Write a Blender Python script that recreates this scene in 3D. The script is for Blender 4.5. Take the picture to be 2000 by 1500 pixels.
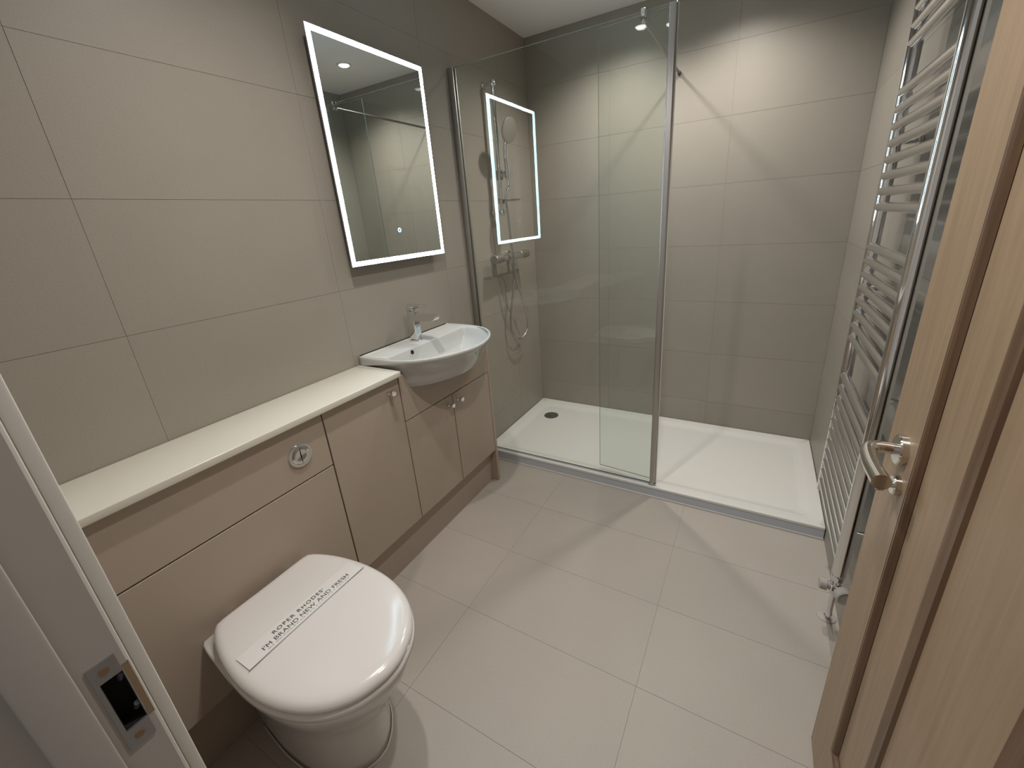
import bpy, bmesh, math, random
from mathutils import Vector, Matrix, Euler
random.seed(7)
for o in list(bpy.data.objects): bpy.data.objects.remove(o, do_unlink=True)
sc = bpy.context.scene
COL = sc.collection

# ------------------------------------------------------------------ camera
cd = bpy.data.cameras.new('camera'); cam = bpy.data.objects.new('camera', cd); COL.objects.link(cam)
cd.sensor_width = 36.0; cd.lens = 803.86 * 36 / 2000.0
cd.shift_x = -21.07 / 2000.0; cd.shift_y = -36.23 / 2000.0
cd.clip_start = 0.01
RX, RZL, RZ = 1.2313, -0.0703, 0.5257
cam.matrix_world = (Matrix.Translation((1.2792, -2.4717, 1.2988)) @ Matrix.Rotation(RZ, 4, 'Z')
                    @ Matrix.Rotation(RX, 4, 'X') @ Matrix.Rotation(RZL, 4, 'Z'))
sc.camera = cam

# ------------------------------------------------------------------ world, lights, exposure
w = bpy.data.worlds.new('world'); sc.world = w; w.use_nodes = True
bg = w.node_tree.nodes['Background']
bg.inputs['Color'].default_value = (1.0, 0.95, 0.89, 1); bg.inputs['Strength'].default_value = 0.26
sc.view_settings.view_transform = 'Standard'; sc.view_settings.look = 'None'
sc.view_settings.gamma = 1.0; sc.view_settings.use_curve_mapping = False
sc.view_settings.exposure = 0.10
sc.cycles.use_denoising = True
sc.cycles.max_bounces = 12; sc.cycles.transparent_max_bounces = 16; sc.cycles.diffuse_bounces = 6
sc.cycles.sample_clamp_indirect = 4.0
SPOT_W = 34.0            # downlight power, W
SPOT_COL = (1.0, 0.955, 0.90)
LED_S = 42.0             # mirror light strip strength
LED_COL = (0.58, 0.83, 1.0)
LENS_S = 18.0

# ------------------------------------------------------------------ dimensions (metres)
W, H, YF = 1.632, 2.2544, -2.415          # room width, height, inner face of the door wall
CF = 0.192                                # face of the cabinet doors
ZT = 0.803                                # underside of worktop

# ------------------------------------------------------------------ materials
def mat(name, col, rough=0.5, metal=0.0, noise=0.0, nscale=300.0, bump=0.0, rand=0.0, spec=0.5, coat=0.0):
    m = bpy.data.materials.new(name); m.use_nodes = True
    nt = m.node_tree; b = nt.nodes['Principled BSDF']
    b.inputs['Roughness'].default_value = rough; b.inputs['Metallic'].default_value = metal
    b.inputs['Specular IOR Level'].default_value = spec
    if coat: b.inputs['Coat Weight'].default_value = coat; b.inputs['Coat Roughness'].default_value = 0.05
    b.inputs['Base Color'].default_value = (*col, 1)
    if noise or rand or bump:
        tc = nt.nodes.new('ShaderNodeTexCoord')
        n = nt.nodes.new('ShaderNodeTexNoise'); n.inputs['Scale'].default_value = nscale
        n.inputs['Detail'].default_value = 4
        nt.links.new(tc.outputs['Object'], n.inputs['Vector'])
        n2 = nt.nodes.new('ShaderNodeTexNoise'); n2.inputs['Scale'].default_value = 3.5; n2.inputs['Detail'].default_value = 3
        oi = nt.nodes.new('ShaderNodeObjectInfo')
        va = nt.nodes.new('ShaderNodeVectorMath'); va.operation = 'ADD'
        nt.links.new(tc.outputs['Object'], va.inputs[0]); nt.links.new(oi.outputs['Location'], va.inputs[1])
        nt.links.new(va.outputs[0], n2.inputs['Vector'])
        def mapped(sock, amp):
            r = nt.nodes.new('ShaderNodeMapRange'); r.inputs['From Min'].default_value = 0.25; r.inputs['From Max'].default_value = 0.75
            r.inputs['To Min'].default_value = 1 - amp; r.inputs['To Max'].default_value = 1 + amp
            nt.links.new(sock, r.inputs['Value']); return r.outputs['Result']
        a = mapped(n.outputs['Fac'], noise); c = mapped(n2.outputs['Fac'], noise * 0.6)
        rr = nt.nodes.new('ShaderNodeMapRange'); rr.inputs['To Min'].default_value = 1 - rand; rr.inputs['To Max'].default_value = 1 + rand
        nt.links.new(oi.outputs['Random'], rr.inputs['Value'])
        m1 = nt.nodes.new('ShaderNodeMath'); m1.operation = 'MULTIPLY'; nt.links.new(a, m1.inputs[0]); nt.links.new(c, m1.inputs[1])
        m2 = nt.nodes.new('ShaderNodeMath'); m2.operation = 'MULTIPLY'; nt.links.new(m1.outputs[0], m2.inputs[0]); nt.links.new(rr.outputs['Result'], m2.inputs[1])
        v = nt.nodes.new('ShaderNodeVectorMath'); v.operation = 'SCALE'; v.inputs[0].default_value = col
        nt.links.new(m2.outputs[0], v.inputs['Scale']); nt.links.new(v.outputs[0], b.inputs['Base Color'])
        if bump:
            bp = nt.nodes.new('ShaderNodeBump'); bp.inputs['Strength'].default_value = bump; bp.inputs['Distance'].default_value = 0.001
            nt.links.new(n.outputs['Fac'], bp.inputs['Height']); nt.links.new(bp.outputs['Normal'], b.inputs['Normal'])
    return m
def emit(name, col, s):
    m = bpy.data.materials.new(name); m.use_nodes = True; nt = m.node_tree
    b = nt.nodes['Principled BSDF']; b.inputs['Base Color'].default_value = (*col, 1)
    b.inputs['Emission Color'].default_value = (*col, 1); b.inputs['Emission Strength'].default_value = s
    return m
def glass(name, tint):
    m = bpy.data.materials.new(name); m.use_nodes = True; nt = m.node_tree; nt.nodes.clear()
    out = nt.nodes.new('ShaderNodeOutputMaterial'); mx = nt.nodes.new('ShaderNodeMixShader')
    t = nt.nodes.new('ShaderNodeBsdfTransparent'); t.inputs['Color'].default_value = (*tint, 1)
    g = nt.nodes.new('ShaderNodeBsdfGlossy'); g.inputs['Roughness'].default_value = 0.0
    f = nt.nodes.new('ShaderNodeFresnel')
    ge = nt.nodes.new('ShaderNodeNewGeometry'); io = nt.nodes.new('ShaderNodeMapRange')   # same reflectance from either side of each face
    io.inputs['To Min'].default_value = 1.45; io.inputs['To Max'].default_value = 1/1.45
    nt.links.new(ge.outputs['Backfacing'], io.inputs['Value']); nt.links.new(io.outputs['Result'], f.inputs['IOR'])
    nt.links.new(f.outputs[0], mx.inputs[0]); nt.links.new(t.outputs[0], mx.inputs[1]); nt.links.new(g.outputs[0], mx.inputs[2])
    nt.links.new(mx.outputs[0], out.inputs['Surface'])
    return m
def wood(name, c1, c2, scale=(90, 90, 5), rough=0.42):
    m = bpy.data.materials.new(name); m.use_nodes = True; nt = m.node_tree; b = nt.nodes['Principled BSDF']
    b.inputs['Roughness'].default_value = rough
    tc = nt.nodes.new('ShaderNodeTexCoord'); mp = nt.nodes.new('ShaderNodeMapping'); mp.inputs['Scale'].default_value = scale
    n = nt.nodes.new('ShaderNodeTexNoise'); n.inputs['Scale'].default_value = 1.0; n.inputs['Detail'].default_value = 6; n.inputs['Distortion'].default_value = 0.4
    r = nt.nodes.new('ShaderNodeValToRGB'); r.color_ramp.elements[0].position = 0.3; r.color_ramp.elements[1].position = 0.72
    r.color_ramp.elements[0].color = (*c1, 1); r.color_ramp.elements[1].color = (*c2, 1)
    nt.links.new(tc.outputs['Object'], mp.inputs['Vector']); nt.links.new(mp.outputs[0], n.inputs['Vector'])
    nt.links.new(n.outputs['Fac'], r.inputs['Fac']); nt.links.new(r.outputs['Color'], b.inputs['Base Color'])
    return m

TILE = (0.312, 0.282, 0.240)
M = dict(
    tile=mat('stone_tile', TILE, 0.42, noise=0.055, nscale=260, rand=0.018, bump=0.06, spec=0.4),
    tilef=mat('floor_stone_tile', (0.40, 0.355, 0.312), 0.45, noise=0.055, nscale=260, rand=0.018, bump=0.06, spec=0.4),
    grout=mat('tile_grout', (0.245, 0.217, 0.182), 0.9),
    paint=mat('white_ceiling_paint', (0.80, 0.78, 0.75), 0.9, noise=0.015, nscale=400),
    plaster=mat('plaster', (0.42, 0.385, 0.34), 0.9, noise=0.02),
    gloss=mat('white_gloss_trim_paint', (0.66, 0.64, 0.60), 0.35, noise=0.01, nscale=60),
    cab=mat('taupe_cabinet_board', (0.40, 0.325, 0.262), 0.42, noise=0.012, nscale=500, spec=0.4),
    cabdark=mat('cabinet_shadow_carcass', (0.02, 0.017, 0.015), 0.9),
    top=mat('pale_worktop', (0.66, 0.63, 0.55), 0.28, noise=0.01, nscale=500),
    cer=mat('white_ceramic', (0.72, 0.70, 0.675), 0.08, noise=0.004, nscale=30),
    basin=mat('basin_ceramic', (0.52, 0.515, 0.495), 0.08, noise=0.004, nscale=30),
    lining=mat('primed_grey_lining', (0.43, 0.405, 0.38), 0.5, noise=0.01, nscale=60),
    seat=mat('white_seat_plastic', (0.70, 0.665, 0.64), 0.16, noise=0.006, nscale=500),
    tray=mat('white_tray_resin', (0.68, 0.665, 0.63), 0.14, noise=0.006, nscale=500),
    trayside=mat('grey_tray_upstand', (0.48, 0.51, 0.55), 0.3, noise=0.01),
    seal=mat('white_sealant', (0.62, 0.60, 0.55), 0.5, noise=0.01),
    chrome=mat('chrome', (0.80, 0.80, 0.80), 0.07, 1.0, noise=0.004, nscale=40),
    satin=mat('satin_metal', (0.50, 0.48, 0.46), 0.38, 1.0, noise=0.01, nscale=200),
    bar=mat('brushed_bar_metal', (0.20, 0.19, 0.18), 0.3, 1.0, noise=0.01, nscale=200),
    steel=mat('brushed_strike_steel', (0.40, 0.40, 0.41), 0.35, 0.8, noise=0.02, nscale=300),
    nickel=mat('polished_nickel', (0.72, 0.69, 0.65), 0.12, 1.0, noise=0.01, nscale=80),
    dark=mat('dark_void', (0.006, 0.006, 0.007), 0.8),
    drain=mat('drain_cover_metal', (0.20, 0.20, 0.20), 0.3, 0.8, noise=0.01),
    mirror=mat('mirror_silver', (0.80, 0.84, 0.83), 0.0, 1.0),
    mback=mat('mirror_case_aluminium', (0.30, 0.31, 0.34), 0.4, 0.6, noise=0.01),
    led=emit('led_strip_light', LED_COL, LED_S),
    sens=emit('touch_sensor_light', (0.25, 0.5, 1.0), 3.0),
    lens=emit('downlight_lens', (1.0, 0.95, 0.88), LENS_S),
    glass=glass('clear_glass', (0.962, 0.978, 0.966)),
    edge=mat('glass_edge_green', (0.16, 0.21, 0.18), 0.15, noise=0.01),
    oak=wood('oak_veneer', (0.285, 0.19, 0.115), (0.35, 0.24, 0.15)),
    oakd=wood('dark_moulding_oak', (0.105, 0.055, 0.028), (0.17, 0.095, 0.05)),
    brown=mat('bare_timber_screw_hole', (0.22, 0.13, 0.07), 0.8, noise=0.05),
    paper=mat('paper_band', (0.715, 0.69, 0.665), 0.6, noise=0.006),
    ink=mat('grey_ink', (0.045, 0.05, 0.06), 0.7),
    ink_and_shadow=mat('pale_grey_ink_and_shadow', (0.30, 0.31, 0.33), 0.7),
    knob=mat('frosted_knob', (0.62, 0.62, 0.61), 0.25, 0.6, noise=0.01),
    white=mat('white_plastic', (0.66, 0.65, 0.63), 0.3, noise=0.01),
    film=mat('clear_film_plastic', (0.38, 0.355, 0.325), 0.15, noise=0.02),
)

# ------------------------------------------------------------------ helpers
def link(name, me, m, parent=None, smooth=False):
    ob = bpy.data.objects.new(name, me); COL.objects.link(ob)
    if m is not None:
        for mm in (m if isinstance(m, (list, tuple)) else [m]): me.materials.append(mm)
    if smooth:
        for p in me.polygons: p.use_smooth = True
        if smooth != 'all':
            me.set_sharp_from_angle(angle=math.radians(38))
    if parent is not None:
        ob.parent = parent; ob.matrix_parent_inverse = Matrix.Identity(4)
        ob.location = -Vector(wloc[parent]) if parent in wloc else (0, 0, 0)
    wloc[ob] = Vector((0, 0, 0))
    return ob
wloc = {}
def obj(name, bm, m, parent=None, smooth=False):
    me = bpy.data.meshes.new(name); bmesh.ops.recalc_face_normals(bm, faces=bm.faces); bm.to_mesh(me); bm.free()
    return link(name, me, m, parent, smooth)
def tag(o, label=None, cat=None, group=None, kind=None):
    if label: o['label'] = label
    if cat: o['category'] = cat
    if group: o['group'] = group
    if kind: o['kind'] = kind
    return o
def thing(name, label, cat, loc, group=None):
    o = bpy.data.objects.new(name, None); COL.objects.link(o); o.location = loc; o.empty_display_size = 0.05
    wloc[o] = Vector(loc)
    return tag(o, label, cat, group)
def BM(): return bmesh.new()
def box(bm, a, b, bev=0.0, seg=2, mi=0):
    x0, y0, z0 = [min(p, q) for p, q in zip(a, b)]; x1, y1, z1 = [max(p, q) for p, q in zip(a, b)]
    r = bmesh.ops.create_cube(bm, size=1.0, matrix=Matrix.Translation(((x0+x1)/2, (y0+y1)/2, (z0+z1)/2)) @ Matrix.Diagonal((x1-x0, y1-y0, z1-z0, 1)))
    vs = r['verts']; fs = list({f for v in vs for f in v.link_faces})
    for f in fs: f.material_index = mi
    if bev > 0:
        es = list({e for v in vs for e in v.link_edges})
        bmesh.ops.bevel(bm, geom=es, offset=bev, segments=seg, affect='EDGES', profile=0.5)
    return bm
def cyl(bm, p, q, r, r2=None, n=24, caps=True):
    p, q = Vector(p), Vector(q); d = q - p; L = d.length
    mtx = Matrix.Translation((p + q) / 2) @ d.to_track_quat('Z', 'Y').to_matrix().to_4x4()
    bmesh.ops.create_cone(bm, cap_ends=caps, segments=n, radius1=r, radius2=r if r2 is None else r2, depth=L, matrix=mtx)
    return bm
def lathe(bm, origin, axis, prof, n=32):
    """prof: list of (distance along axis, radius)"""
    origin = Vector(origin); R = Vector(axis).to_track_quat('Z', 'Y').to_matrix()
    rings = []
    for h, r in prof:
        if r < 1e-6: rings.append([bm.verts.new(origin + R @ Vector((0, 0, h)))])
        else: rings.append([bm.verts.new(origin + R @ Vector((r*math.cos(2*math.pi*i/n), r*math.sin(2*math.pi*i/n), h))) for i in range(n)])
    skin(bm, rings); return bm
def skin(bm, rings, closed=True):
    for a, b in zip(rings[:-1], rings[1:]):
        n = max(len(a), len(b))
        for i in range(n if closed else n-1):
            j = (i+1) % n
            if len(a) == 1: f = (a[0], b[j], b[i])
            elif len(b) == 1: f = (a[i], a[j], b[0])
            else: f = (a[i], a[j], b[j], b[i])
            try: bm.faces.new(f)
            except ValueError: pass
def catmull(pts, per=6, closed=False):
    P = [Vector(p) for p in pts]; n = len(P); out = []
    rng = range(n if closed else n-1)
    for i in rng:
        if closed: a, b, c, d = P[(i-1) % n], P[i], P[(i+1) % n], P[(i+2) % n]
        else: a, b, c, d = P[max(i-1, 0)], P[i], P[i+1], P[min(i+2, n-1)]
        for k in range(per):
            t = k / per
            out.append(0.5*((2*b) + (-a+c)*t + (2*a-5*b+4*c-d)*t*t + (-a+3*b-3*c+d)*t**3))
    if not closed: out.append(P[-1])
    return out
def tube(bm, pts, r, n=12, caps=True, rfun=None):
    P = [Vector(p) for p in pts]; rings = []
    up = Vector((0, 0, 1)); prev = None
    for i, p in enumerate(P):
        t = (P[min(i+1, len(P)-1)] - P[max(i-1, 0)]).normalized()
        if prev is None:
            u = t.cross(up); 
            if u.length < 1e-3: u = t.cross(Vector((1, 0, 0)))
        else: u = prev - t * prev.dot(t)
        u.normalize(); prev = u; v = t.cross(u)
        rr = rfun(i/(len(P)-1)) if rfun else r
        rings.append([bm.verts.new(p + (u*math.cos(2*math.pi*k/n) + v*math.sin(2*math.pi*k/n))*rr) for k in range(n)])
    skin(bm, rings)
    if caps:
        bm.faces.new(rings[0][::-1]); bm.faces.new(rings[-1])
    return bm
def extrude_poly(bm, pts2d, to3d, a, b, mi=0):
    lo = [bm.verts.new(to3d(p, a)) for p in pts2d]; hi = [bm.verts.new(to3d(p, b)) for p in pts2d]
    n = len(lo)
    bm.faces.new(lo[::-1]); bm.faces.new(hi)
    for i in range(n): bm.faces.new((lo[i], lo[(i+1) % n], hi[(i+1) % n], hi[i]))
    for f in bm.faces: f.material_index = mi
    return bm
def resample(pts, n, closed=True):
    P = [Vector(p) for p in pts]; 
    if closed: P = P + [P[0]]
    L = [0]
    for a, b in zip(P[:-1], P[1:]): L.append(L[-1] + (b-a).length)
    out = []; j = 0
    for k in range(n):
        s = L[-1]*k/n
        while L[j+1] < s: j += 1
        t = (s-L[j])/max(L[j+1]-L[j], 1e-9); out.append(P[j].lerp(P[j+1], t))
    return out
def text_mesh(body, size, spacing=1.0):
    c = bpy.data.curves.new('lettering_curve', 'FONT'); c.body = body; c.size = size; c.space_character = spacing
    c.align_x = 'CENTER'; c.extrude = 0.00012
    o = bpy.data.objects.new('tmp_lettering', c); COL.objects.link(o)
    dg = bpy.context.evaluated_depsgraph_get(); dg.update()
    me = bpy.data.meshes.new_from_object(o.evaluated_get(dg))
    bpy.data.objects.remove(o, do_unlink=True); bpy.data.curves.remove(c)
    return me

# ------------------------------------------------------------------ room shell with tiles
_tile_cache = {}
def tile_obj(parent, axis, c, su, sv, m, th=0.008):
    """axis: outward normal index and sign; c: centre of the visible face; su, sv sizes along the two in-plane axes"""
    key = (axis, round(su, 4), round(sv, 4), m.name)
    if key not in _tile_cache:
        bm = BM(); ax = axis[0]; s = [su, su, su]
        u, v = [i for i in range(3) if i != ax]
        a = [0, 0, 0]; b = [0, 0, 0]
        a[u], b[u] = -su/2, su/2; a[v], b[v] = -sv/2, sv/2
        a[ax], b[ax] = (-th, 0) if axis[1] > 0 else (0, th)
        box(bm, a, b); me = bpy.data.meshes.new('tile'); bmesh.ops.recalc_face_normals(bm, faces=bm.faces); bm.to_mesh(me); bm.free()
        me.materials.append(m); _tile_cache[key] = me
    ob = bpy.data.objects.new('tile', _tile_cache[key]); COL.objects.link(ob)
    ob.parent = parent; ob.location = c
    return ob
GAP = 0.0009
def tile_field(parent, axis, plane, us, vs, m, skip=None):
    ax, sg = axis; u, v = [i for i in range(3) if i != ax]
    for a, b in zip(us[:-1], us[1:]):
        for c, d in zip(vs[:-1], vs[1:]):
            if skip and skip(a, b, c, d): continue
            p = [0, 0, 0]; p[u] = (a+b)/2; p[v] = (c+d)/2
            p[ax] = plane + sg*random.uniform(-0.0004, 0.0)
            tile_obj(parent, axis, p, b-a-GAP, d-c-GAP, m)
T = 0.12
rows = [0.0, 0.203, 0.503, 0.803, 1.103, 1.403, 1.703, 2.003, H]
bm = BM(); box(bm, (-T, YF, 0), (-0.0011, T, H)); wl = tag(obj('wall_left', bm, M['grout']), 'tiled grey stone wall behind the basin and mirror', 'wall', kind='structure')
tile_field(wl, (0, 1), 0.0, [YF, -2.108, -1.516, -0.916, -0.316, 0.0], rows, M['tile'])
bm = BM(); box(bm, (-0.0011, 0.0011, 0), (W+0.0011, T, H)); wb = tag(obj('wall_back', bm, M['grout']), 'tiled grey stone wall at the far end of the shower', 'wall', kind='structure')
tile_field(wb, (1, -1), 0.0, [0.0, 0.495, 1.095, W], rows, M['tile'])
bm = BM(); box(bm, (W+0.0011, YF, 0), (W+T, T, H)); wr = tag(obj('wall_right', bm, M['grout']), 'tiled grey stone wall behind the towel radiator', 'wall', kind='structure')
tile_field(wr, (0, -1), W, [YF, -1.816, -1.216, -0.616, 0.0], rows, M['tile'])
bm = BM(); box(bm, (-T, YF-1.3, -0.15), (W+T, T, -0.0011)); fl = tag(obj('floor', bm, M['grout']), 'floor of pale grey stone tiles', 'floor', kind='structure')
tile_field(fl, (2, 1), 0.0, [0.0, 0.5, 1.1, W], [YF, -2.24, -1.938, -1.638, -1.342, -1.04, -0.74], M['tilef'])
bm = BM(); box(bm, (-T, YF-0.125, H), (W+T, T, H+0.1)); tag(obj('ceiling', bm, M['paint']), 'plain white painted ceiling', 'ceiling', kind='structure')
JX, DX1 = 0.742, 1.575                     # door opening
bm = BM(); box(bm, (-T, YF-0.115, 0), (JX-0.028, YF, H)); box(bm, (DX1, YF-0.115, 0), (W+T, YF, H)); box(bm, (JX-0.028, YF-0.115, 2.02), (DX1, YF, H))
tag(obj('wall_front', bm, M['plaster']), 'plastered wall with the doorway', 'wall', kind='structure')

# door frame
YH = YF - 0.118
fr = thing('trim_1', 'white painted door frame with a metal strike plate', 'door frame', (JX, YF, 0)); fr['kind'] = 'structure'
def rounded_strip(name, x0, y0, x1, y1, z0, z1, m, parent, bev=0.003):
    bm = BM(); box(bm, (x0, y0, z0), (x1, y1, z1), bev, 2); return obj(name, bm, m, parent, True)
SPY0, SPY1, SPZ0, SPZ1 = -2.4465, -2.4245, 0.786, 0.908       # strike plate
bm = BM()
# lining with a real pocket cut for the bolt
pz0, pz1, py0, py1 = 0.812, 0.884, -2.4425, -2.424
xb = JX - 0.028
for (za, zb, ya, yb) in ((0, pz0, YH, YF-0.004), (pz1, 2.02, YH, YF-0.004), (pz0, pz1, YH, py0), (pz0, pz1, py1, YF-0.004)):
    box(bm, (xb, ya, za), (JX, yb, zb))
obj('lining', bm, M['lining'], fr)
bm = BM(); box(bm, (xb, YH, 1.985), (DX1, YF-0.004, 2.02)); obj('lining_head', bm, M['gloss'], fr)
rounded_strip('door_stop', JX, -2.490, JX+0.013, -2.4545, 0.0, 1.985, M['lining'], fr, 0.003)
rounded_strip('architrave', JX-0.075, YF, JX-0.0085, YF+0.0125, 0.0, 2.05, M['gloss'], fr, 0.003)
rounded_strip('lining_arris', JX-0.012, YF-0.008, JX-0.0005, YF-0.0005, 0.0, 1.985, M['gloss'], fr, 0.0035)
bm = BM(); t_ = 0.0016
for (za, zb, ya, yb) in ((SPZ0, pz0, SPY0, SPY1), (pz1, SPZ1, SPY0, SPY1), (pz0, pz1, SPY0, py0)):
    box(bm, (JX-0.0004, ya, za), (JX+t_, yb, zb))
sp = obj('strike_plate', bm, M['steel'], fr)
for z in (SPZ0+0.013, SPZ1-0.012):
    bm = BM(); cyl(bm, (JX+0.0012, -2.4355, z), (JX+t_+0.0006, -2.4355, z), 0.0042, n=16); obj('screw_hole', bm, M['brown'], sp)
bm = BM(); box(bm, (JX-0.027, py0, pz0), (JX-0.022, py1+0.004, pz1)); 
for (ya, yb, za, zb) in ((py0-0.001, py1+0.001, pz0-0.0006, pz0+0.0008), (py0-0.001, py1+0.001, pz1-0.0008, pz1+0.0006), (py0-0.0006, py0+0.0008, pz0, pz1), (py1-0.0008, py1+0.0006, pz0, pz1)): box(bm, (JX-0.0265, ya, za), (JX-0.0006, yb, zb))
obj('bolt_pocket', bm, M['dark'], sp)  # near-black liner puts the pocket's inner shade into its colour
for z in (pz0+0.014, pz1-0.012):
    bm = BM(); cyl(bm, (JX-0.012, py1-0.003, z-0.006), (JX-0.004, py1-0.002, z+0.006), 0.0028, n=10); obj('pocket_splinter', bm, M['steel'], sp)
bm = BM(); box(bm, (JX-0.004, SPY1, pz0-0.002), (JX+0.0004, -2.417, pz1+0.006), 0.001, 1); obj('strike_lip', bm, M['nickel'], sp)

# door leaf (open, standing along the right wall)
DF, DT, DY0, DY1 = 1.526, 0.035, -2.388, -1.567
dl = thing('door_1', 'open oak veneered door with dark panel mouldings and lever handle', 'door', (DF, DY0, 0)); dl['kind'] = 'structure'
bm = BM(); box(bm, (DF, DY0, 0.008), (DF+DT, DY1, 1.985), 0.0015, 1); obj('leaf', bm, M['oak'], dl)
def frame_moulding(name, y0, y1, z0, z1, prof, m):
    """rectangular moulding on the face x=DF; prof = list of (inset, height off face)"""
    bm = BM(); rings = []
    for ins, h in prof:
        rings.append([bm.verts.new((DF-h, a, b)) for a, b in ((y0+ins, z0+ins), (y1-ins, z0+ins), (y1-ins, z1-ins), (y0+ins, z1-ins))])
    skin(bm, rings); return obj(name, bm, m, dl)
PY1, PZ0, PZ1 = -1.717, 0.212, 1.79
PY0 = DY0 + (DY1 - PY1)
P1 = [(0, 0.0), (0.0005, 0.004), (0.004, 0.0062), (0.008, 0.0035), (0.011, 0.0075), (0.018, 0.0085), (0.022, 0.005), (0.026, 0.007), (0.030, 0.0008)]
frame_moulding('outer_moulding', PY0, PY1, PZ0, PZ1, P1, M['oakd'])
P2 = [(0, 0.0006), (0.003, 0.0042), (0.010, 0.0048), (0.020, 0.0040), (0.030, 0.0046), (0.034, 0.0)]
frame_moulding('inner_moulding', PY0+0.140, PY1-0.140, PZ0+0.140, PZ1-0.140, P2, M['oakd'])
hz, hy = 0.895, -1.652
bm = BM(); lathe(bm, (DF, hy, hz), (-1, 0, 0), [(0, 0), (0, 0.026), (0.009, 0.026), (0.011, 0.024), (0.011, 0)], 36); rose = obj('handle_rose', bm, M['nickel'], dl, True)
lp = catmull([(DF-0.010, hy, hz), (DF-0.030, hy, hz), (DF-0.044, hy-0.004, hz-0.001), (DF-0.050, hy-0.020, hz-0.004), (DF-0.051, hy-0.060, hz-0.006), (DF-0.048, hy-0.108, hz-0.006)], 8)
bm = BM(); tube(bm, lp, 0.0095, 20, rfun=lambda t: 0.0095 + 0.0035*t); obj('lever', bm, M['nickel'], dl, True)
bm = BM(); lathe(bm, (DF, hy-0.018, hz-0.058), (-1, 0, 0), [(0, 0), (0, 0.017), (0.008, 0.017), (0.010, 0.015), (0.010, 0)], 30); tr = obj('turn_rose', bm, M['nickel'], dl, True)
bm = BM(); cyl(bm, (DF-0.010, hy-0.018, hz-0.058), (DF-0.020, hy-0.018, hz-0.058), 0.006, n=16); box(bm, (DF-0.030, hy-0.0215, hz-0.073), (DF-0.018, hy-0.0145, hz-0.043), 0.002, 2); obj('thumb_turn', bm, M['nickel'], dl, True)
bm = BM(); box(bm, (DF+0.012, DY1, hz-0.022), (DF+0.024, DY1+0.011, hz-0.002), 0.002, 1); obj('latch_bolt', bm, M['nickel'], dl, True)

# ------------------------------------------------------------------ fitted furniture
G = 0.0021        # half the shadow gap between fronts
D0 = CF - 0.018
def front(name, y0, y1, z0, z1, parent, m=None):
    bm = BM(); box(bm, (D0, y0+G, z0+G), (CF, y1-G, z1-G), 0.0008, 1); return obj(name, bm, m or M['cab'], parent)
Y0, Y1, Y2, Y3, Y4 = YF+0.001, -1.8091, -1.4969, -1.2173, -0.9393
ZP = 0.184
def knob(y, z, parent):
    bm = BM(); lathe(bm, (CF, y, z), (1, 0, 0), [(0, 0), (0, 0.008), (0.003, 0.008), (0.004, 0.0045), (0.013, 0.0045), (0.015, 0.0085), (0.018, 0.0105), (0.026, 0.0105), (0.028, 0.009), (0.028, 0)], 24)
    return obj('knob', bm, M['chrome'], parent, True)
wc = thing('toilet_cabinet', 'taupe cistern cabinet with round chrome flush button behind the toilet', 'cabinet', (0.1, (Y0+Y1)/2, 0))
bm = BM(); box(bm, (0.003, Y0, ZP), (D0-0.004, Y1, ZT-0.001)); obj('carcass', bm, M['cabdark'], wc)
front('top_panel', Y0, Y1, 0.6217, ZT-0.002, wc); front('lower_panel', Y0, Y1, ZP, 0.6217, wc)
fy, fz = -1.9005, 0.7085
bm = BM(); lathe(bm, (CF, fy, fz), (1, 0, 0), [(0, 0), (0, 0.0355), (0.004, 0.0355), (0.006, 0.034), (0.006, 0.027), (0.004, 0.0262), (0.004, 0)], 48); fp = obj('flush_plate', bm, M['chrome'], wc, True)
for s in (-1, 1):
    bm = BM(); n = 20; r = 0.0255; rings = []
    for k, (rr, h) in enumerate(((r, 0.0042), (r, 0.0065), (r*0.93, 0.0075), (r*0.55, 0.0062), (r*0.1, 0.0055))):
        pts = [Vector((CF+h, fy + s*(0.0007 + max(rr*math.sin(math.pi*i/n), 0)), fz + rr*math.cos(math.pi*i/n))) for i in range(n+1)]
        ring = [bm.verts.new(p) for p in pts]; rings.append(ring)
    skin(bm, rings); bm.faces.new(rings[-1]); obj('flush_button', bm, M['chrome'], fp, True)
st = thing('storage_cabinet', 'tall narrow taupe cabinet with a single door between toilet and basin units', 'cabinet', (0.1, (Y1+Y2)/2, 0))
bm = BM(); box(bm, (0.003, Y1+0.0005, ZP), (D0-0.004, Y2-0.0005, ZT-0.001)); obj('carcass', bm, M['cabdark'], st)
d_ = front('door', Y1, Y2, ZP, ZT-0.002, st); knob(-1.549, 0.758, d_)
bs = thing('basin_cabinet', 'taupe two door cabinet under the white basin', 'cabinet', (0.1, (Y2+Y4)/2, 0))
bm = BM(); box(bm, (0.003, Y2+0.0005, ZP), (D0-0.004, Y4, 0.66)); 
box(bm, (0.003, Y2+0.0005, 0.66), (D0-0.004, Y2+0.016, ZT-0.001)); box(bm, (0.003, Y4-0.016, 0.66), (D0-0.004, Y4, ZT-0.001)); obj('carcass', bm, M['cabdark'], bs)
BCY = -1.2330
cut = [(Y2+G, 0.6174+G), (Y4-G, 0.6174+G), (Y4-G, ZT-0.002)]
cut += [(BCY + 0.236, ZT-0.002), (BCY + 0.216, 0.768), (BCY+0.188, 0.747), (BCY-0.188, 0.747), (BCY-0.216, 0.768), (BCY-0.236, ZT-0.002), (Y2+G, ZT-0.002)]
bm = BM(); extrude_poly(bm, cut, lambda p, x: (x, p[0], p[1]), D0, CF); obj('fascia', bm, M['cab'], bs)
d_ = front('door', Y2, Y3, ZP, 0.6174, bs); knob(-1.247, 0.578, d_)
d_ = front('door', Y3, Y4, ZP, 0.6174, bs); knob(-1.184, 0.581, d_)
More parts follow.
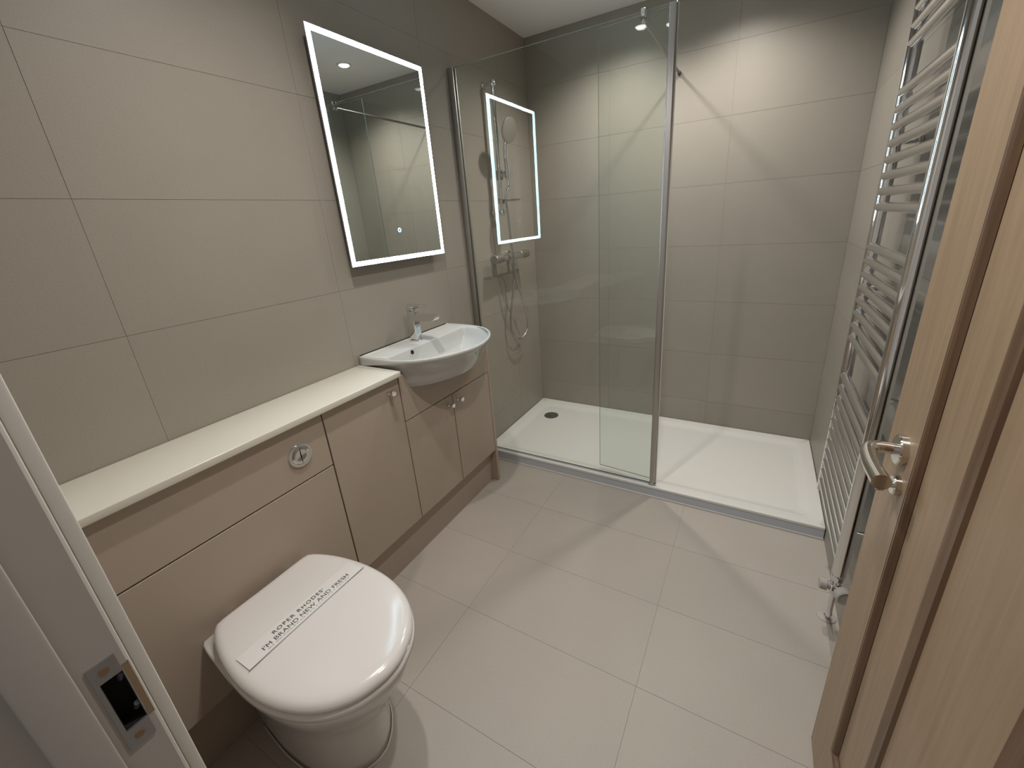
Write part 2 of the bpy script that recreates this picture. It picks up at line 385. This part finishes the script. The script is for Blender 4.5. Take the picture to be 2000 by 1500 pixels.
bm = BM(); box(bm, (0.003, Y4+0.0012, 0.001), (CF, Y4+0.020, ZT+0.01), 0.0008, 1); obj('end_panel', bm, M['cab'], bs)
bm = BM(); box(bm, (0.139, Y0, 0.0005), (0.157, Y4, ZP-0.001)); tag(obj('plinth', bm, M['cab']), 'recessed taupe plinth board running along the floor under the cabinets', 'plinth')
bm = BM(); box(bm, (0.0015, Y0+0.0005, ZT), (0.2125, Y2, ZT+0.0202), 0.003, 3); tag(obj('worktop', bm, M['top'], None, True), 'narrow cream worktop running along the wall above the toilet', 'worktop')

# ------------------------------------------------------------------ wash basin
def dshape(pts, N): return resample(catmull(pts, 8, closed=False), N)
keyr = [(0.002, -0.968), (0.070, -0.966), (0.148, -0.970), (0.205, -0.980), (0.255, -1.003), (0.305, -1.050), (0.345, -1.115), (0.368, -1.190), (0.372, -1.245)]
right = [Vector((x, y)) for x, y in keyr]
left = [Vector((x, 2*BCY - y)) for x, y in keyr[-2::-1]]
NB = 96
O = resample([Vector((p[0], p[1])) for p in catmull([(v.x, v.y, 0) for v in right+left], 8)], NB)
def Oin(d, dy=None):
    out = []; dy = d if dy is None else dy
    for p in O:
        x = p.x; y = p.y
        k = (0.372 - d) / 0.372; ky = (0.265 - dy) / 0.265
        out.append(Vector((max(0.002, x*k if x > 0.01 else x), BCY + (y-BCY)*ky)))
    return out
def Qmap(s=1.0, dx=0.0):
    qs = []
    for p in O:
        x = 0.118 + p.x*(0.352-0.118)/0.372; y = BCY + (p.y-BCY)*0.905
        # rounder back corners
        cx = 0.225
        qs.append(Vector((cx + (x-cx)*s + dx, BCY + (y-BCY)*s)))
    return qs
wbz = thing('wash_basin', 'white semi recessed ceramic basin with curved front', 'basin', (0.19, BCY, 0.73))
bm = BM()
spec = [(Qmap(0.02), 0.7515), (Qmap(0.3), 0.753), (Qmap(0.62, -0.004), 0.763), (Qmap(0.85, -0.004), 0.788), (Qmap(0.955), 0.822), (Qmap(0.99), 0.846), (Qmap(1.012), 0.8525),
        (Oin(0.0105), 0.8535), (Oin(0.004), 0.857), (Oin(0.001), 0.8555), (O, 0.852), (O, 0.845), (Oin(0.006), 0.8385), (Oin(0.022, 0.016), 0.822), (Oin(0.038, 0.021), 0.79), (Oin(0.055, 0.025), 0.760), (Oin(0.068, 0.029), 0.742), (Oin(0.080, 0.038), 0.7345), (Oin(0.15, 0.10), 0.732)]
rings = [[bm.verts.new((p.x, p.y, z if k < 11 or z < 0.825 else 0.8236 + (z-0.8236)*min(1.0, max(0.0, (p.x-0.03)/0.15)))) for p in ps] for k, (ps, z) in enumerate(spec)]
skin(bm, rings); bm.faces.new(rings[0][::-1]); bm.faces.new(rings[-1])
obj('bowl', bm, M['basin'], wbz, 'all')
bm = BM(); lathe(bm, (0.1212, -1.338, 0.8355), Vector((1, 0, 0.25)), [(0, 0), (0, 0.0085), (0.0015, 0.0085), (0.0015, 0)], 24); obj('overflow_hole', bm, M['dark'], wbz, True)
bm = BM(); lathe(bm, (0.225, BCY, 0.7528), (0, 0, 1), [(0, 0), (0, 0.030), (0.003, 0.029), (0.004, 0.02), (0.0045, 0)], 32); obj('waste_cap', bm, M['chrome'], wbz, True)
# tap
ty = -1.243; tx = 0.062
tap = thing('basin_tap', 'chrome mono basin mixer tap with lever on the white basin', 'tap', (tx, ty, 0.853))
bm = BM(); lathe(bm, (tx, ty, 0.8535), (0, 0, 1), [(0, 0), (0, 0.0245), (0.004, 0.0245), (0.006, 0.021), (0.006, 0)], 32); obj('base_ring', bm, M['chrome'], tap, True)
bm = BM(); box(bm, (tx-0.019, ty-0.017, 0.858), (tx+0.019, ty+0.017, 0.980), 0.005, 3); obj('body', bm, M['chrome'], tap, True)
bm = BM()
pts = [(tx-0.005, 0.964), (tx+0.020, 0.968), (tx+0.105, 0.967), (tx+0.125, 0.963), (tx+0.128, 0.956), (tx+0.122, 0.947), (tx+0.100, 0.944), (tx+0.015, 0.938), (tx-0.005, 0.938)]
extrude_poly(bm, pts, lambda p, y: (p[0], y, p[1]), ty-0.0165, ty+0.0165); bmesh.ops.bevel(bm, geom=list(bm.edges), offset=0.002, segments=2, affect='EDGES'); obj('spout', bm, M['chrome'], tap, True)
bm = BM(); box(bm, (tx-0.020, ty-0.018, 0.981), (tx+0.020, ty+0.018, 0.998), 0.004, 3); obj('cartridge_cap', bm, M['chrome'], tap, True)
bm = BM(); pts = [(tx-0.016, 0.996), (tx-0.014, 1.006), (tx+0.03, 1.006), (tx+0.080, 1.003), (tx+0.081, 0.999), (tx+0.025, 0.996)]
extrude_poly(bm, pts, lambda p, y: (p[0], y, p[1]), ty-0.013, ty+0.013); bmesh.ops.bevel(bm, geom=list(bm.edges), offset=0.0012, segments=2, affect='EDGES'); obj('lever', bm, M['chrome'], tap, True)

# ------------------------------------------------------------------ toilet
TY = -2.095
tl = thing('toilet', 'white back to wall toilet with closed lid against the taupe cabinet', 'toilet', (0.4, TY, 0))
half = [(0.214, 0.0), (0.214, 0.108), (0.222, 0.128), (0.262, 0.148), (0.33, 0.166), (0.41, 0.175), (0.49, 0.172), (0.56, 0.156), (0.62, 0.126), (0.665, 0.080), (0.686, 0.030), (0.690, 0.0)]
def lid_outline(half, N=88):
    f = [(x, TY + y, 0) for x, y in half]; b = [(x, TY - y, 0) for x, y in half[-2:0:-1]]
    return resample(catmull(f + b, 6, closed=True), N)
L = lid_outline(half)
def scale_to(ps, d, cx=0.44):
    out = []
    for p in ps:
        v = Vector((p[0]-cx, p[1]-TY)); l = v.length; v *= max(l-d, 0.0)/l; out.append((cx+v.x, TY+v.y))
    return out
def shell(name, spec, m, parent, cap0=True, cap1=True):
    bm = BM(); rings = [[bm.verts.new((p[0], p[1], z)) for p in ps] for ps, z in spec]; skin(bm, rings)
    if cap0: bm.faces.new(rings[0][::-1])
    if cap1: bm.faces.new(rings[-1])
    return obj(name, bm, m, parent, 'all')
shell('lid', [(scale_to(L, 0.006), 0.4035), (scale_to(L, 0.0), 0.4065), (scale_to(L, -0.0005), 0.412), (scale_to(L, 0.002), 0.418), (scale_to(L, 0.007), 0.4235), (scale_to(L, 0.014), 0.4268), (scale_to(L, 0.024), 0.4285), (scale_to(L, 0.06), 0.4300), (scale_to(L, 0.12), 0.4310)], M['seat'], tl)
shell('seat', [(scale_to(L, 0.004), 0.381), (scale_to(L, -0.002), 0.384), (scale_to(L, -0.002), 0.396), (scale_to(L, 0.003), 0.4005), (scale_to(L, 0.012), 0.4015)], M['seat'], tl)
for s in (-1, 1):
    bm = BM(); box(bm, (0.196, TY+s*0.078-0.012, 0.383), (0.232, TY+s*0.078+0.012, 0.404), 0.004, 2); obj('hinge', bm, M['white'], tl, True)
def pan_ring(xf, hw, back=0.1945, N=88, sq=0.0):
    h = [(back, 0.0), (back, hw*0.84), (back+0.006, hw*0.90), (back+(xf-back)*0.15, hw*0.95), (back+(xf-back)*0.38, hw), (back+(xf-back)*0.62, hw*0.96), (back+(xf-back)*0.80, hw*0.80), (back+(xf-back)*0.93, hw*0.48), (xf-0.003, hw*0.18), (xf, 0)]
    return [(p[0], p[1]) for p in lid_outline(h, N)]
shell('pan', [(pan_ring(0.678, 0.168), 0.3815), (pan_ring(0.684, 0.172), 0.375), (pan_ring(0.683, 0.171), 0.362), (pan_ring(0.672, 0.166), 0.335), (pan_ring(0.645, 0.154), 0.29), (pan_ring(0.610, 0.140), 0.235), (pan_ring(0.580, 0.128), 0.17), (pan_ring(0.560, 0.120), 0.10), (pan_ring(0.552, 0.117), 0.03), (pan_ring(0.553, 0.1175), 0.0)], M['cer'], tl)
bm = BM(); r0 = pan_ring(0.553, 0.1175); rings = [[bm.verts.new((p[0], p[1], z)) for p in pan_ring(0.553+d, 0.1175+d)] for d, z in ((0.0006, 0.005), (0.0025, 0.0028), (0.0035, 0.0005))]
skin(bm, rings); obj('sealant_bead', bm, M['seal'], tl, 'all')
# paper band on the lid
pb = thing('paper_band', 'white printed paper band lying across the closed toilet lid', 'paper band', (0.395, TY, 0.432))
bm = BM(); n = 12; rr = []
def band_z(x, y):
    return 0.43195 - 0.0012*max(0, abs(y-TY)-0.09)/0.06
lo = []; hi = []
for i in range(n+1):
    y = TY - 0.150 + 0.300*i/n; z = band_z(0, y)
    rr.append([bm.verts.new((0.368, y, z)), bm.verts.new((0.4205, y, z + 0.0010)), bm.verts.new((0.4208, y, z + 0.0002)), bm.verts.new((0.368, y, z - 0.0006))])
skin(bm, rr); bm.faces.new(rr[0][::-1]); bm.faces.new(rr[-1]); obj('strip', bm, M['paper'], pb)
bm = BM(); box(bm, (0.4207, TY-0.152, 0.4312), (0.4226, TY+0.156, 0.43215)); obj('edge_shadow', bm, M['ink_and_shadow'], pb)  # grey strip paints the shadow under the band's lifted edge
def lettering(body, size, y, x, m, sp, target=None, zz=0.0):
    me = text_mesh(body, size, sp)
    if target:
        xs = [v.co.x for v in me.vertices]; k = target/(max(xs)-min(xs))
        for v in me.vertices: v.co.x *= k
    for v in me.vertices:
        lx, ly, lz = v.co; v.co = (x - ly, y + lx, band_z(0, y) + 0.0009 + lz + zz)
    o = link('lettering', me, m, pb); return o
lettering("ROPER RHODES'", 0.0150, -2.104, 0.3885, M['ink'], 1.25, 0.134)
lettering("I'M BRAND NEW AND FRESH", 0.0165, -2.0905, 0.4075, M['ink'], 1.05, 0.228)
bm = BM()
for k in range(26):
    y = -2.198 + k*0.0085; box(bm, (0.4118, y, 0.4327), (0.4136, y+random.uniform(0.004, 0.0075), 0.43305))
o = obj('fine_print', bm, M['ink_and_shadow'], pb); o['kind'] = 'stuff'

# ------------------------------------------------------------------ LED mirror
m0, m1, mz0, mz1, xm = -1.4705, -0.965, 1.1805, 1.8905, 0.0392
mr = thing('led_mirror', 'tall rectangular mirror with glowing LED border above the basin', 'mirror', (0.0, (m0+m1)/2, mz0))
bm = BM(); box(bm, (0.001, m0+0.022, mz0+0.022), (xm-0.005, m1-0.022, mz1-0.022), 0.001, 1); obj('case', bm, M['mback'], mr)
bm = BM(); box(bm, (xm-0.0049, m0, mz0), (xm-0.0006, m1, mz1)); obj('mirror_glass', bm, M['mirror'], mr)
b0, b1 = 0.0012, 0.0165
for (ya, yb, za, zb) in ((m0+b0, m1-b0, mz0+b0, mz0+b1), (m0+b0, m1-b0, mz1-b1, mz1-b0), (m0+b0, m0+b1, mz0+b1, mz1-b1), (m1-b1, m1-b0, mz0+b1, mz1-b1)):
    bm = BM(); box(bm, (xm-0.0005, ya, za), (xm, yb, zb)); obj('light_strip', bm, M['led'], mr)
bm = BM(); lathe(bm, (xm-0.0005, -1.218, 1.293), (1, 0, 0), [(0, 0.0045), (0.0005, 0.0045), (0.0005, 0.0085), (0, 0.0085)], 28); obj('touch_sensor', bm, M['sens'], mr)

# ------------------------------------------------------------------ shower tray
TZ, TF = 0.0555, -0.7546
ty_ = thing('shower_tray', 'long low white shower tray across the end of the room', 'shower tray', (W/2, TF/2, 0))
def rrect(x0, y0, x1, y1, r, z, bm, n=6):
    vs = []
    for cx, cy, a0 in ((x1-r, y1-r, 0), (x0+r, y1-r, 90), (x0+r, y0+r, 180), (x1-r, y0+r, 270)):
        for k in range(n+1):
            a = math.radians(a0 + 90*k/n); vs.append(bm.verts.new((cx+r*math.cos(a), cy+r*math.sin(a), z)))
    return vs
bm = BM(); a = 0.002
rings = [rrect(a, TF, W-a, -a, 0.004, 0.044, bm), rrect(a, TF, W-a, -a, 0.004, TZ-0.002, bm), rrect(a+0.002, TF+0.002, W-a-0.002, -a-0.002, 0.004, TZ, bm),
         rrect(0.046, TF+0.050, W-0.046, -0.054, 0.035, TZ, bm), rrect(0.052, TF+0.055, W-0.052, -0.060, 0.035, TZ-0.002, bm), rrect(0.070, TF+0.074, W-0.070, -0.080, 0.045, TZ-0.010, bm), rrect(0.10, TF+0.10, W-0.10, -0.11, 0.05, TZ-0.013, bm), rrect(0.16, TF+0.16, W-0.16, -0.2, 0.04, TZ-0.015, bm)]
skin(bm, rings); bm.faces.new(rings[-1]); bm.faces.new(rings[0][::-1]); obj('tray_top', bm, M['tray'], ty_, True)
bm = BM(); box(bm, (0.003, TF+0.0025, 0.001), (W-0.003, -0.004, 0.0435)); obj('upstand', bm, M['trayside'], ty_)
bm = BM(); tube(bm, [(0.003, TF+0.001, 0.001), (W-0.003, TF+0.001, 0.001)], 0.0035, 8); obj('floor_sealant', bm, M['seal'], ty_, True)
bm = BM(); lathe(bm, (0.168, -0.220, TZ-0.0155), (0, 0, 1), [(0, 0), (0, 0.049), (0.004, 0.048), (0.006, 0.043), (0.0065, 0)], 40); obj('drain_cover', bm, M['drain'], ty_, True)

# ------------------------------------------------------------------ shower screen
GY, GX, GZ0, GZ1, gt = -0.7333, 0.945, TZ+0.006, 1.9426, 0.008
sc_ = thing('shower_screen', 'clear glass shower screen with hinged flipper pane and chrome wall channel', 'shower screen', (GX/2, GY, TZ))
def pane(name, p0, p1, z0, z1, parent, t=gt):
    """vertical glass slab between plan points p0 and p1: two big faces of glass, four narrow edges green"""
    p0 = Vector((p0[0], p0[1], 0)); p1 = Vector((p1[0], p1[1], 0)); d = (p1-p0).normalized(); nrm = Vector((-d.y, d.x, 0))*(t/2)
    bm = BM(); c = []
    for s in (1, -1):
        for p in (p0, p1):
            for z in (z0, z1): c.append(bm.verts.new(p + nrm*s + Vector((0, 0, z))))
    A0, A1, B0, B1, C0, C1, E0, E1 = c
    for f, mi in (((A0, B0, B1, A1), 0), ((C0, C1, E1, E0), 0), ((A0, A1, C1, C0), 1), ((B0, E0, E1, B1), 1), ((A1, B1, E1, C1), 1), ((A0, C0, E0, B0), 1)):
        bm.faces.new(f).material_index = mi
    return obj(name, bm, [M['glass'], M['edge']], parent)
pane('fixed_pane', (0.022, GY), (GX-0.012, GY), GZ0, GZ1, sc_)
pane('flipper_pane', (0.672, GY+0.035), (GX-0.006, GY+0.016), GZ0+0.014, GZ1, sc_, 0.006)
bm = BM(); box(bm, (0.001, GY-0.014, TZ+0.001), (0.030, GY-0.0055, GZ1), 0.002, 2); box(bm, (0.001, GY+0.0055, TZ+0.001), (0.030, GY+0.014, GZ1), 0.002, 2); box(bm, (0.001, GY-0.0055, TZ+0.001), (0.008, GY+0.0055, GZ1)); obj('wall_channel', bm, M['satin'], sc_, True)
bm = BM(); box(bm, (GX-0.012, GY-0.009, TZ+0.010), (GX+0.012, GY+0.009, GZ1+0.002), 0.004, 3); obj('hinge_profile', bm, M['satin'], sc_, True)
bm = BM(); tube(bm, [(GX+0.0145, GY+0.004, TZ+0.012), (GX+0.0145, GY+0.004, GZ1)], 0.0028, 8); obj('hinge_seal', bm, M['seal'], sc_, True)
bm = BM(); box(bm, (GX-0.016, GY-0.012, TZ+0.0005), (GX+0.016, GY+0.012, TZ+0.010), 0.001, 1); obj('foot_block', bm, M['steel'], sc_, True)
bm = BM(); box(bm, (0.03, GY-0.0055, TZ+0.0005), (GX-0.016, GY+0.0055, TZ+0.006)); obj('bottom_seal', bm, M['trayside'], sc_)
bx, bz = 0.846, 1.921
bm = BM(); tube(bm, [(bx, GY+0.012, bz), (bx, -0.008, bz)], 0.0062, 16); br = obj('support_bar', bm, M['bar'], sc_, True)
bm = BM(); cyl(bm, (bx, -0.014, bz), (bx, -0.0005, bz), 0.0095, n=24); obj('wall_boss', bm, M['bar'], br, True)
bm = BM(); box(bm, (bx-0.007, GY-0.011, bz-0.009), (bx+0.007, GY-0.0045, GZ1+0.008), 0.003, 2); box(bm, (bx-0.007, GY+0.0045, bz-0.009), (bx+0.007, GY+0.014, GZ1+0.008), 0.003, 2); box(bm, (bx-0.007, GY-0.0046, GZ1+0.001), (bx+0.007, GY+0.0046, GZ1+0.008)); obj('glass_clamp', bm, M['chrome'], br, True)

# ------------------------------------------------------------------ shower fittings
ry, rx = -0.470, 0.060
rl = thing('shower_riser_rail', 'vertical chrome shower riser rail on the tiled wall behind glass', 'shower rail', (0, ry, 1.33))
bm = BM(); tube(bm, [(rx, ry, 1.325), (rx, ry, 1.945)], 0.0105, 20); obj('rail', bm, M['chrome'], rl, True)
for z in (1.345, 1.932):
    bm = BM(); cyl(bm, (0.0005, ry, z), (rx, ry, z), 0.0085, n=20); cyl(bm, (0.0005, ry, z), (0.006, ry, z), 0.017, n=24); bmesh.ops.create_uvsphere(bm, u_segments=20, v_segments=12, radius=0.016, matrix=Matrix.Translation((rx, ry, z))); obj('bracket', bm, M['chrome'], rl, True)
bm = BM(); cyl(bm, (rx, ry, 1.500), (rx, ry, 1.545), 0.017, n=24); cyl(bm, (rx, ry, 1.522), (rx+0.045, ry+0.004, 1.524), 0.013, n=20); cyl(bm, (rx+0.048, ry+0.004, 1.508), (rx+0.044, ry+0.004, 1.540), 0.0155, 0.017, n=20); obj('slider', bm, M['satin'], rl, True)
bm = BM(); cyl(bm, (rx, ry, 1.385), (rx, ry, 1.412), 0.016, n=20); lathe(bm, (rx+0.050, ry+0.02, 1.398), (0, 0, 1), [(0, 0), (0, 0.040), (0.004, 0.047), (0.008, 0.047), (0.004, 0.040), (0.002, 0)], 28); obj('soap_dish', bm, M['satin'], rl, True)
hs = thing('shower_handset', 'round chrome handheld shower head resting in the riser rail slider', 'shower head', (rx+0.045, ry, 1.50))
hp = catmull([(rx+0.049, ry+0.004, 1.470), (rx+0.046, ry+0.004, 1.53), (rx+0.042, ry+0.004, 1.60), (rx+0.046, ry+0.004, 1.655), (rx+0.055, ry+0.004, 1.685)], 8)
bm = BM(); tube(bm, hp, 0.012, 16, rfun=lambda t: 0.0095+0.0045*t); obj('handle', bm, M['chrome'], hs, True)
hc = Vector((rx+0.066, ry+0.006, 1.722)); ha = Vector((1.0, -0.05, -0.22)).normalized()
bm = BM(); lathe(bm, hc - ha*0.016, ha, [(0, 0), (0, 0.020), (0.006, 0.042), (0.014, 0.056), (0.022, 0.059), (0.026, 0.057), (0.027, 0.052), (0.027, 0)], 40); obj('head', bm, M['satin'], hs, True)
vz, vx = 1.110, 0.068
vv = thing('shower_valve', 'horizontal chrome thermostatic bar valve on the shower wall', 'shower valve', (0, -0.42, vz))
bm = BM(); cyl(bm, (vx, -0.530, vz), (vx, -0.335, vz), 0.021, n=28); obj('body', bm, M['chrome'], vv, True)
for ya, yb in ((-0.602, -0.533), (-0.332, -0.245)):
    bm = BM(); lathe(bm, (vx, ya, vz), (0, 1, 0), [(0, 0), (0, 0.020), (0.003, 0.023), (yb-ya-0.003, 0.0235), (yb-ya, 0.021), (yb-ya, 0)], 28); obj('control_knob', bm, M['satin'], vv, True)
for y in (-0.505, -0.355):
    bm = BM(); cyl(bm, (0.0005, y, vz), (vx-0.012, y, vz), 0.014, n=20); cyl(bm, (0.0005, y, vz), (0.012, y, vz), 0.030, 0.026, n=28); obj('wall_flange', bm, M['chrome'], vv, True)
bm = BM(); cyl(bm, (vx, -0.430, vz-0.036), (vx, -0.430, vz-0.018), 0.0115, n=20); obj('outlet', bm, M['chrome'], vv, True)
hose_pts = [(0.109, -0.466, 1.468), (0.1, -0.491, 1.415), (0.096, -0.477, 1.327), (0.096, -0.465, 1.197), (0.1, -0.461, 1.121), (0.095, -0.435, 1.0), (0.085, -0.373, 0.888), (0.075, -0.307, 0.766), (0.065, -0.28, 0.678), (0.058, -0.308, 0.629), (0.05, -0.368, 0.612), (0.045, -0.423, 0.649), (0.042, -0.444, 0.718), (0.045, -0.438, 0.793), (0.055, -0.414, 0.909), (0.062, -0.396, 0.995), (0.068, -0.43, 1.085)]
bm = BM(); tube(bm, catmull(hose_pts, 7), 0.0055, 12)
ho = obj('shower_hose', bm, M['satin'], None, True); tag(ho, 'thin flexible chrome shower hose hanging in a loop below the bar valve', 'shower hose')

# ------------------------------------------------------------------ towel radiator
ux, uyA, uyB = 1.575, -0.842, -1.268
rad = thing('towel_radiator', 'tall chrome ladder towel radiator on the right wall', 'radiator', (ux, (uyA+uyB)/2, 0.286))
for y in (uyA, uyB):
    bm = BM(); n = 24; prof = []
    for k in range(n+1):                                   # D section, round towards the room
        a_ = math.pi*k/n; prof.append((ux+0.008-0.024*math.sin(a_), y+0.0165*math.cos(a_)))
    prof += [(ux+0.014, y-0.0165), (ux+0.014, y+0.0165)]
    extrude_poly(bm, prof, lambda p, z: (p[0], p[1], z), 0.286, 1.90); obj('upright', bm, M['chrome'], rad, True)
rz = [0.329 + 0.0411*k for k in range(11)] + [0.873 + 0.0401*k for k in range(8)] + [1.266 + 0.0411*k for k in range(8)] + [1.664 + 0.0385*k for k in range(6)]
bm = BM(); cyl(bm, (ux-0.003, uyB-0.002, 0), (ux-0.003, uyA+0.002, 0), 0.0125, n=20); rme = None
for k, z in enumerate(rz):
    if k == 0:
        r_ = obj('rung', bm, M['chrome'], rad, True); base = r_.location.copy(); rme = r_.data
    else:
        r_ = bpy.data.objects.new('rung', rme); COL.objects.link(r_); r_.parent = rad
    r_.location = base + Vector((0, 0, z))
for y, zs in ((uyA-0.012, (0.53, 1.03, 1.43, 1.78)), (uyB+0.012, (0.425, 1.74))):
    for z in zs:
        bm = BM(); cyl(bm, (ux+0.01, y, z), (W-0.004, y, z), 0.0075, n=16); cyl(bm, (W-0.008, y, z), (W-0.0008, y, z), 0.015, n=20); obj('wall_bracket', bm, M['chrome'], rad, True)
y = uyB
v_ = thing('radiator_valve', 'chrome radiator valve with clear round caps under the upright nearer the door', 'valve', (ux, y, 0.0))
bm = BM(); cyl(bm, (ux, y, 0.238), (ux, y, 0.2855), 0.0115, n=24); cyl(bm, (ux, y, 0.262), (ux, y, 0.278), 0.0155, n=6); box(bm, (ux-0.015, y-0.015, 0.214), (ux+0.015, y+0.015, 0.246), 0.006, 3); obj('body', bm, M['chrome'], v_, True)
bm = BM(); lathe(bm, (ux+0.012, y-0.014, 0.238), (0.25, -1, 0.1), [(0, 0), (0, 0.012), (0.008, 0.014), (0.010, 0.024), (0.030, 0.0235), (0.033, 0.0205), (0.031, 0.018), (0.031, 0)], 36); obj('cap', bm, M['film'], v_, True)
bm = BM(); lathe(bm, (ux-0.013, y, 0.236), (-1, 0, 0), [(0, 0), (0, 0.011), (0.006, 0.012), (0.008, 0.017), (0.024, 0.0165), (0.026, 0.014), (0.026, 0)], 28); obj('cap', bm, M['film'], v_, True)
bm = BM(); tube(bm, catmull([(ux, y, 0.214), (ux, y+0.001, 0.15), (ux+0.006, y+0.018, 0.11), (ux+0.020, y+0.075, 0.05), (ux+0.026, y+0.115, 0.012), (ux+0.026, y+0.120, 0.0006)], 6), 0.0075, 16); obj('pipe', bm, M['chrome'], v_, True)
bm = BM(); lathe(bm, (ux+0.026, y+0.120, 0.0004), (0, 0, 1), [(0, 0.008), (0, 0.0275), (0.002, 0.0265), (0.006, 0.012), (0.006, 0.008)], 32); obj('floor_collar', bm, M['film'], v_, True)
bm = BM(); lathe(bm, (W-0.0006, -1.195, 0.800), (-1, 0, 0), [(0, 0), (0, 0.018), (0.004, 0.018), (0.006, 0.008), (0.022, 0.0075), (0.026, 0.012), (0.034, 0.012), (0.036, 0.010), (0.036, 0)], 28)
tag(obj('robe_hook', bm, M['chrome'], None, True), 'small chrome robe hook on the wall between radiator and door edge', 'hook')

# ------------------------------------------------------------------ ceiling downlights
LPOS = [(1.12, -0.37, 'over the shower nearest the radiator'), (0.57, -0.37, 'over the shower nearest the riser rail'), (1.11, -1.75, 'over the floor nearest the open door'), (0.58, -1.75, 'over the toilet nearest the mirror')]
for x, y, where in LPOS:
    dlt = thing('downlight', 'round white recessed ceiling downlight ' + where, 'downlight', (x, y, H), 'recessed ceiling downlights')
    bm = BM(); lathe(bm, (x, y, H-0.0003), (0, 0, -1), [(0, 0.029), (0, 0.044), (0.003, 0.043), (0.005, 0.034), (0.003, 0.029)], 36); obj('trim_ring', bm, M['white'], dlt, True)
    bm = BM(); lathe(bm, (x, y, H-0.0008), (0, 0, -1), [(0, 0), (0, 0.0288), (0.003, 0.0285), (0.007, 0.025), (0.0095, 0.017), (0.0105, 0)], 32); obj('lens', bm, M['lens'], dlt)
    ld = bpy.data.lights.new('downlight_lamp', 'SPOT'); ld.energy = SPOT_W; ld.color = SPOT_COL; ld.shadow_soft_size = 0.024
    ld.spot_size = math.radians(140); ld.spot_blend = 1.0
    lo_ = bpy.data.objects.new('lamp', ld); COL.objects.link(lo_); lo_.parent = dlt; lo_.location = (0, 0, -0.03)
